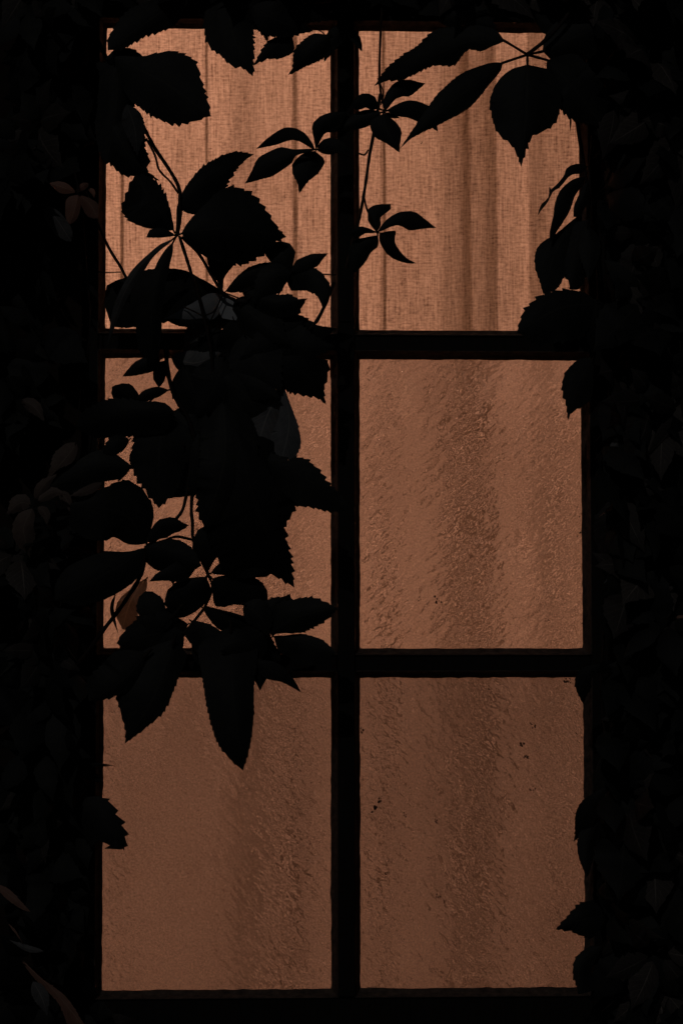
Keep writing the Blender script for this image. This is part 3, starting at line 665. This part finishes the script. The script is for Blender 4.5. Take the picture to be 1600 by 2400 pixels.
# ---- leaves poking over the lower right pane
vh = vine(1400, 1650, .09, 'creeper strand whose leaf tips poke over the lower right pane')
leaf(vh, 7, [([(540, 150), (440, 230), (432, 392)], [(480, 280), (450, 350)], [(400, 200), (383, 245), (392, 305), (415, 355)]),
             ([(580, 900), (440, 1060), (374, 1237)], [(490, 1140), (408, 1195)], [(470, 952), (410, 1008), (384, 1090), (384, 1180)]),
             ([(530, 1090), (450, 1270), (453, 1455)], [(500, 1300), (470, 1420)], [(410, 1180), (398, 1290), (430, 1395)], dict(teeth=.7)),
             ([(570, 1690), (420, 1715), (263, 1773)], [(480, 1827), (400, 1802), (340, 1772)], [(480, 1593), (430, 1605), (385, 1640), (325, 1705)]),
             ([(540, 1880), (410, 2010), (402, 2170)], [(500, 2140), (430, 2165)], [(460, 1880), (400, 1928), (370, 2008), (385, 2095)])], d=.09)
stem(vh, 7, [(560, -50), (540, 300), (580, 800), (550, 1300), (570, 1800), (540, 2300)], 8, .06)

# ---- toothed leaf at the lower left edge
vi = vine(190, 1900, .09, 'creeper strand with a coarsely toothed leaf over the lower left pane edge')
leaf(vi, 8, [([(520, 850), (720, 960), (857, 1160)], [(640, 780), (712, 792), (790, 850), (810, 930), (852, 1000), (862, 1080)], [(600, 1100), (715, 1152), (770, 1100), (822, 1108)], dict(teeth=2.0, pitch=24)),
             ([(560, 560), (690, 566), (797, 571)], 14, dict(teeth=.1)), ([(560, 600), (640, 650), (718, 690)], 40, dict(teeth=.3))], d=.08)
stem(vi, 8, [(480, 200), (500, 560), (510, 850), (430, 1300), (400, 1900), (420, 2400)], 10, .055)
leaf(vi, 8, [([(-30, 1390), (100, 1490), (213, 1580)], [(60, 1420), (150, 1510)], [(60, 1500), (150, 1560)], dict(mat='bronze', droop=.3)),
             ([(60, 1660), (110, 1720), (160, 1800)], 8, dict(mat='bronze')), ([(300, 1850), (190, 1830), (60, 1770)], 22, dict(mat='grey')),
             ([(160, 1920), (380, 2130), (620, 2420)], [(280, 2030), (470, 2180), (590, 2370)], [(260, 2060), (390, 2190), (480, 2370)], dict(mat='bronze', droop=.1)),
             ([(230, 2060), (290, 2170), (330, 2300)], 55, dict(mat='grey'))], d=.13)

# ---- bronze young leaves, coloured brighter as if warmly lit, and paler leaves on the left wall
vj = vine(180, 380, .07, 'thin creeper shoot with a small bronze five fingered leaf left of the window')
leaf(vj, 9, [([(692, 588), (580, 545), (455, 505)], [(560, 600), (500, 560)], [(600, 500), (530, 488)], dict(teeth=.1)),
             ([(712, 580), (760, 535), (815, 505)], [(730, 520), (780, 500)], [(770, 575), (810, 545)], dict(teeth=.1)),
             ([(722, 615), (690, 740), (645, 885)], [(745, 700), (730, 790), (690, 860)], [(610, 650), (600, 760), (610, 840)], dict(teeth=.2)),
             ([(742, 625), (830, 700), (905, 830)], [(830, 645), (905, 700), (915, 770)], [(750, 720), (790, 800), (850, 830)], dict(teeth=.2)),
             ([(815, 558), (855, 585), (868, 645)], 24, dict(teeth=.1))],
     petiole=[(718, 600), (715, 510), (692, 430), (688, 340)], r=8, d=.165, mat='bronze', center=(715, 598), pr=4)
leaf(vj, 9, [([(430, 720), (540, 860), (655, 1045)], [(560, 780), (650, 900), (670, 990)], [(410, 840), (500, 960), (600, 1030)], dict(mat='grey', teeth=.3))], d=.10)
stem(vj, 9, [(440, -200), (465, 290), (490, 420), (505, 485)], 5, .055)
stem(vj, 9, [(690, 300), (600, 470)], 5, .055)
stem(vj, 9, [(765, 820), (780, 1050), (800, 1300), (815, 1500), (830, 1760), (790, 2300)], 6, .055)
vk = vine(150, 1030, .07, 'creeper shoot with a drooping pale leaf on the wall beside the middle left pane')
leaf(vk, 10, [([(225, 860), (165, 1000), (207, 1200)], [(240, 930), (245, 1040), (212, 1130)], [(120, 905), (88, 1030), (140, 1125), (185, 1160)]),
              ([(215, 835), (140, 820), (45, 900)], 62), ([(262, 850), (315, 890), (327, 972)], 36), ([(245, 795), (300, 700), (395, 620)], 42),
              ([(265, 805), (370, 745), (470, 765)], 40)], d=.12, mat='umber', center=(238, 832), pr=4)
leaf(vk, 10, [([(525, 405), (480, 480), (330, 660)], [(535, 470), (510, 530), (400, 590)], [(450, 412), (375, 480), (350, 560)]),
              ([(410, 735), (462, 800), (484, 882)], 38), ([(705, 680), (600, 735), (470, 775)], 32), ([(150, 110), (240, 160), (310, 260)], 48)], d=.115, mat='umber')
stem(vk, 10, [(560, -40), (548, 150), (530, 300), (520, 410)], 4, .055)
stem(vk, 10, [(590, 290), (545, 350), (520, 420), (380, 600), (240, 830)], 4, .055)
# ---- leaves on the right, coloured paler as if catching light
vl = vine(1500, 1010, .08, 'creeper strand with narrow leaves coloured bronze as if catching light right of the middle pane')
leaf(vl, 11, [([(570, 310), (430, 400), (350, 545)], 42, dict(mat='grey', teeth=.3)), ([(620, 700), (470, 790), (298, 918)], 26, dict(mat='bronze', teeth=.2)),
              ([(500, 630), (430, 690), (360, 770)], 30, dict(mat='grey', teeth=.2)),
              ([(565, 1035), (500, 1080), (455, 1162)], 16, dict(mat='bronze', teeth=.1)), ([(612, 1050), (600, 1100), (588, 1155)], 9, dict(mat='bronze', teeth=.1)),
              ([(460, 1250), (400, 1310), (330, 1380)], 20, dict(mat='grey', teeth=.2)), ([(840, 1395), (780, 1425), (726, 1452)], 16, dict(mat='grey', teeth=.2)),
              ([(780, 1555), (700, 1625), (615, 1684)], 26, dict(mat='grey', teeth=.2)), ([(900, 1580), (800, 1670), (665, 1795)], 34, dict(mat='bronze', teeth=.3)),
              ([(615, 1740), (570, 1780), (525, 1800)], 18, dict(mat='grey', teeth=.2)), ([(562, 432), (548, 445), (530, 468)], 10, dict(mat='bronze', teeth=.1)),
              ([(640, 910), (610, 960), (600, 1010)], 16, dict(mat='grey', teeth=.2))], d=.10)
leaf(vl, 5, [([(1312, 222), (1275, 222), (1244, 240)], 11, dict(mat='bronze', teeth=.1)), ([(1262, 240), (1245, 248), (1235, 262)], 5, dict(mat='bronze', teeth=.1))], d=.11)
stem(vl, 11, [(860, -300), (880, 240), (800, 380), (800, 640)], 4, .11)
stem(vl, 11, [(830, 1700), (780, 1880), (700, 2100), (640, 2400)], 4, .11)

# ------------------------------------------------------------------ creeper masses on the wall
def proto_leaflet(seed, wr):
    r = random.Random(seed); q = [(0, .02), (.06, .3), (.14, .62), (.2, .7), (.22, .78), (.32, .88), (.34, .98), (.46, .92), (.48, 1.0), (.6, .8), (.62, .86), (.74, .5), (.76, .54), (.88, .2), (1, 0)]
    v = []; uv = []
    for t, w in q:
        for u in (-1, 0, 1):
            x = u * w * wr * r.uniform(.94, 1.06)
            v.append((x, -.10 * 4 * t * (1 - t) + .28 * abs(x) + r.uniform(-.008, .008), -t)); uv.append((u, t))
    f = [(i * 3 + k, i * 3 + k + 1, i * 3 + k + 4, i * 3 + k + 3) for i in range(len(q) - 1) for k in (0, 1)]
    return v, f, uv
PROTO = {}
for mt in M_LEAF:
    for sd_, wr in ((1, .26), (2, .22), (3, .31)):
        v, f, uv = proto_leaflet(sd_, wr)
        me = bpy.data.meshes.new('leaflet'); me.from_pydata(v, [], f); me.materials.append(M_LEAF[mt])
        lay = me.uv_layers.new(name='UVMap')
        for lp in me.loops: lay.data[lp.index].uv = uv[lp.vertex_index]
        me.polygons.foreach_set('use_smooth', [True] * len(me.polygons)); PROTO[(mt, sd_)] = me
def keep(pts):
    for p in pts:
        x, y = pix(p)
        if 232 < x < 1384 and 46 < y < 2332: return False
    return True
def mass(label, path, n, spread, size, dr, pale=.06):
    A = spline(path, 12); P0 = at(A[0][0], A[0][1], dr[0]); vv = empty('creeper_vine', P0, label, 'creeper', GV)
    m = len(A); v, f = tube([at(a[0] + 8 * math.sin(i * .9), a[1], .05) for i, a in enumerate(A)], [.0035 - .0015 * i / m for i in range(m)])
    link('stem', v, f, M_STEM, vv, v[0], None, True)
    cs = np.linspace(0, m - 1, n)
    for i, ci in enumerate(cs):
        a = np.array([np.interp(ci, range(m), A[:, k]) for k in (0, 1)])
        c = a + np.array([random.uniform(-spread, spread), random.uniform(-40, 40)]); d = random.uniform(*dr)
        C = at(c[0], c[1], d); S0 = at(a[0], a[1] - 30, .05)
        L = random.uniform(*size) * PX
        rot = Matrix.Rotation(random.gauss(0, .45), 4, 'Y') @ Matrix.Rotation(random.uniform(-.75, .35), 4, 'X') @ Matrix.Rotation(random.gauss(0, .4), 4, 'Z')
        mt = 'dark' if random.random() > pale * 4 else 'dusk'
        lets = []
        for ang, sc in ((-105, .6), (-52, .85), (0, 1), (52, .85), (105, .6)):
            mm = Matrix.Translation(C) @ rot @ Matrix.Rotation(rad(ang + random.gauss(0, 8)), 4, 'Y') @ Matrix.Translation((0, 0, -.012)) @ Matrix.Rotation(random.uniform(-.5, .15), 4, 'X')
            ll = L * sc * random.uniform(.85, 1.1); mm = mm @ Matrix.Scale(ll, 4)
            if keep([mm @ Vector(q) for q in ((0, 0, 0), (0, 0, -1), (.28, 0, -.45), (-.28, 0, -.45), (0, 0, -.7))]): lets.append(mm)
        if not lets: continue
        pv, pf = tube([S0, (S0 + C) / 2 + Vector((0, -.015, .01)), C], [.0012, .0011, .001], 4)
        if not keep([C, (S0 + C) / 2]): continue
        lf = link('leaf', pv, pf, M_STEM, vv, S0, None, True)
        for mm in lets:
            o = bpy.data.objects.new('leaflet', PROTO[(mt, random.choice((1, 2, 3)))]); col.objects.link(o)
            o.parent = lf; o.matrix_basis = Matrix.Translation(-WLOC[lf.name]) @ mm
mass('leafy creeper mass hugging the right jamb beside the upper right pane', [(1470, -60), (1460, 400), (1480, 800), (1455, 1150)], 42, 75, (110, 190), (.05, .11))
mass('leafy creeper mass at the upper right edge of the picture', [(1600, -60), (1590, 350), (1610, 700), (1580, 1150)], 40, 70, (120, 200), (.07, .13))
mass('leafy creeper mass hugging the right jamb beside the lower right pane', [(1465, 1150), (1480, 1500), (1460, 1900), (1480, 2450)], 44, 70, (110, 190), (.05, .11))
mass('leafy creeper mass at the lower right edge of the picture', [(1590, 1150), (1610, 1600), (1580, 2000), (1600, 2450)], 42, 70, (120, 200), (.07, .13))
mass('leafy creeper mass in the top left corner above the bronze leaf', [(120, -60), (140, 150), (90, 330), (60, 430)], 22, 80, (120, 190), (.05, .11))
mass('sparse dark creeper climbing the left edge of the picture at mid height', [(30, 420), (40, 800), (20, 1000)], 12, 50, (90, 150), (.05, .08), .0)
mass('leafy dark creeper on the wall left of the lower crossbar', [(150, 1180), (90, 1400), (140, 1600), (100, 1800)], 26, 80, (110, 180), (.05, .10), .05)
mass('leafy dark creeper in the bottom left corner of the wall', [(60, 1800), (150, 2050), (120, 2450)], 22, 80, (110, 170), (.04, .065), .05)
mass('creeper runner along the top edge above the left panes', [(150, -20), (450, -60), (800, -50)], 24, 60, (100, 170), (.06, .10), .1)
mass('creeper runner along the top edge above the right panes', [(800, -70), (1100, -60), (1450, -30)], 26, 60, (100, 170), (.06, .10), .1)
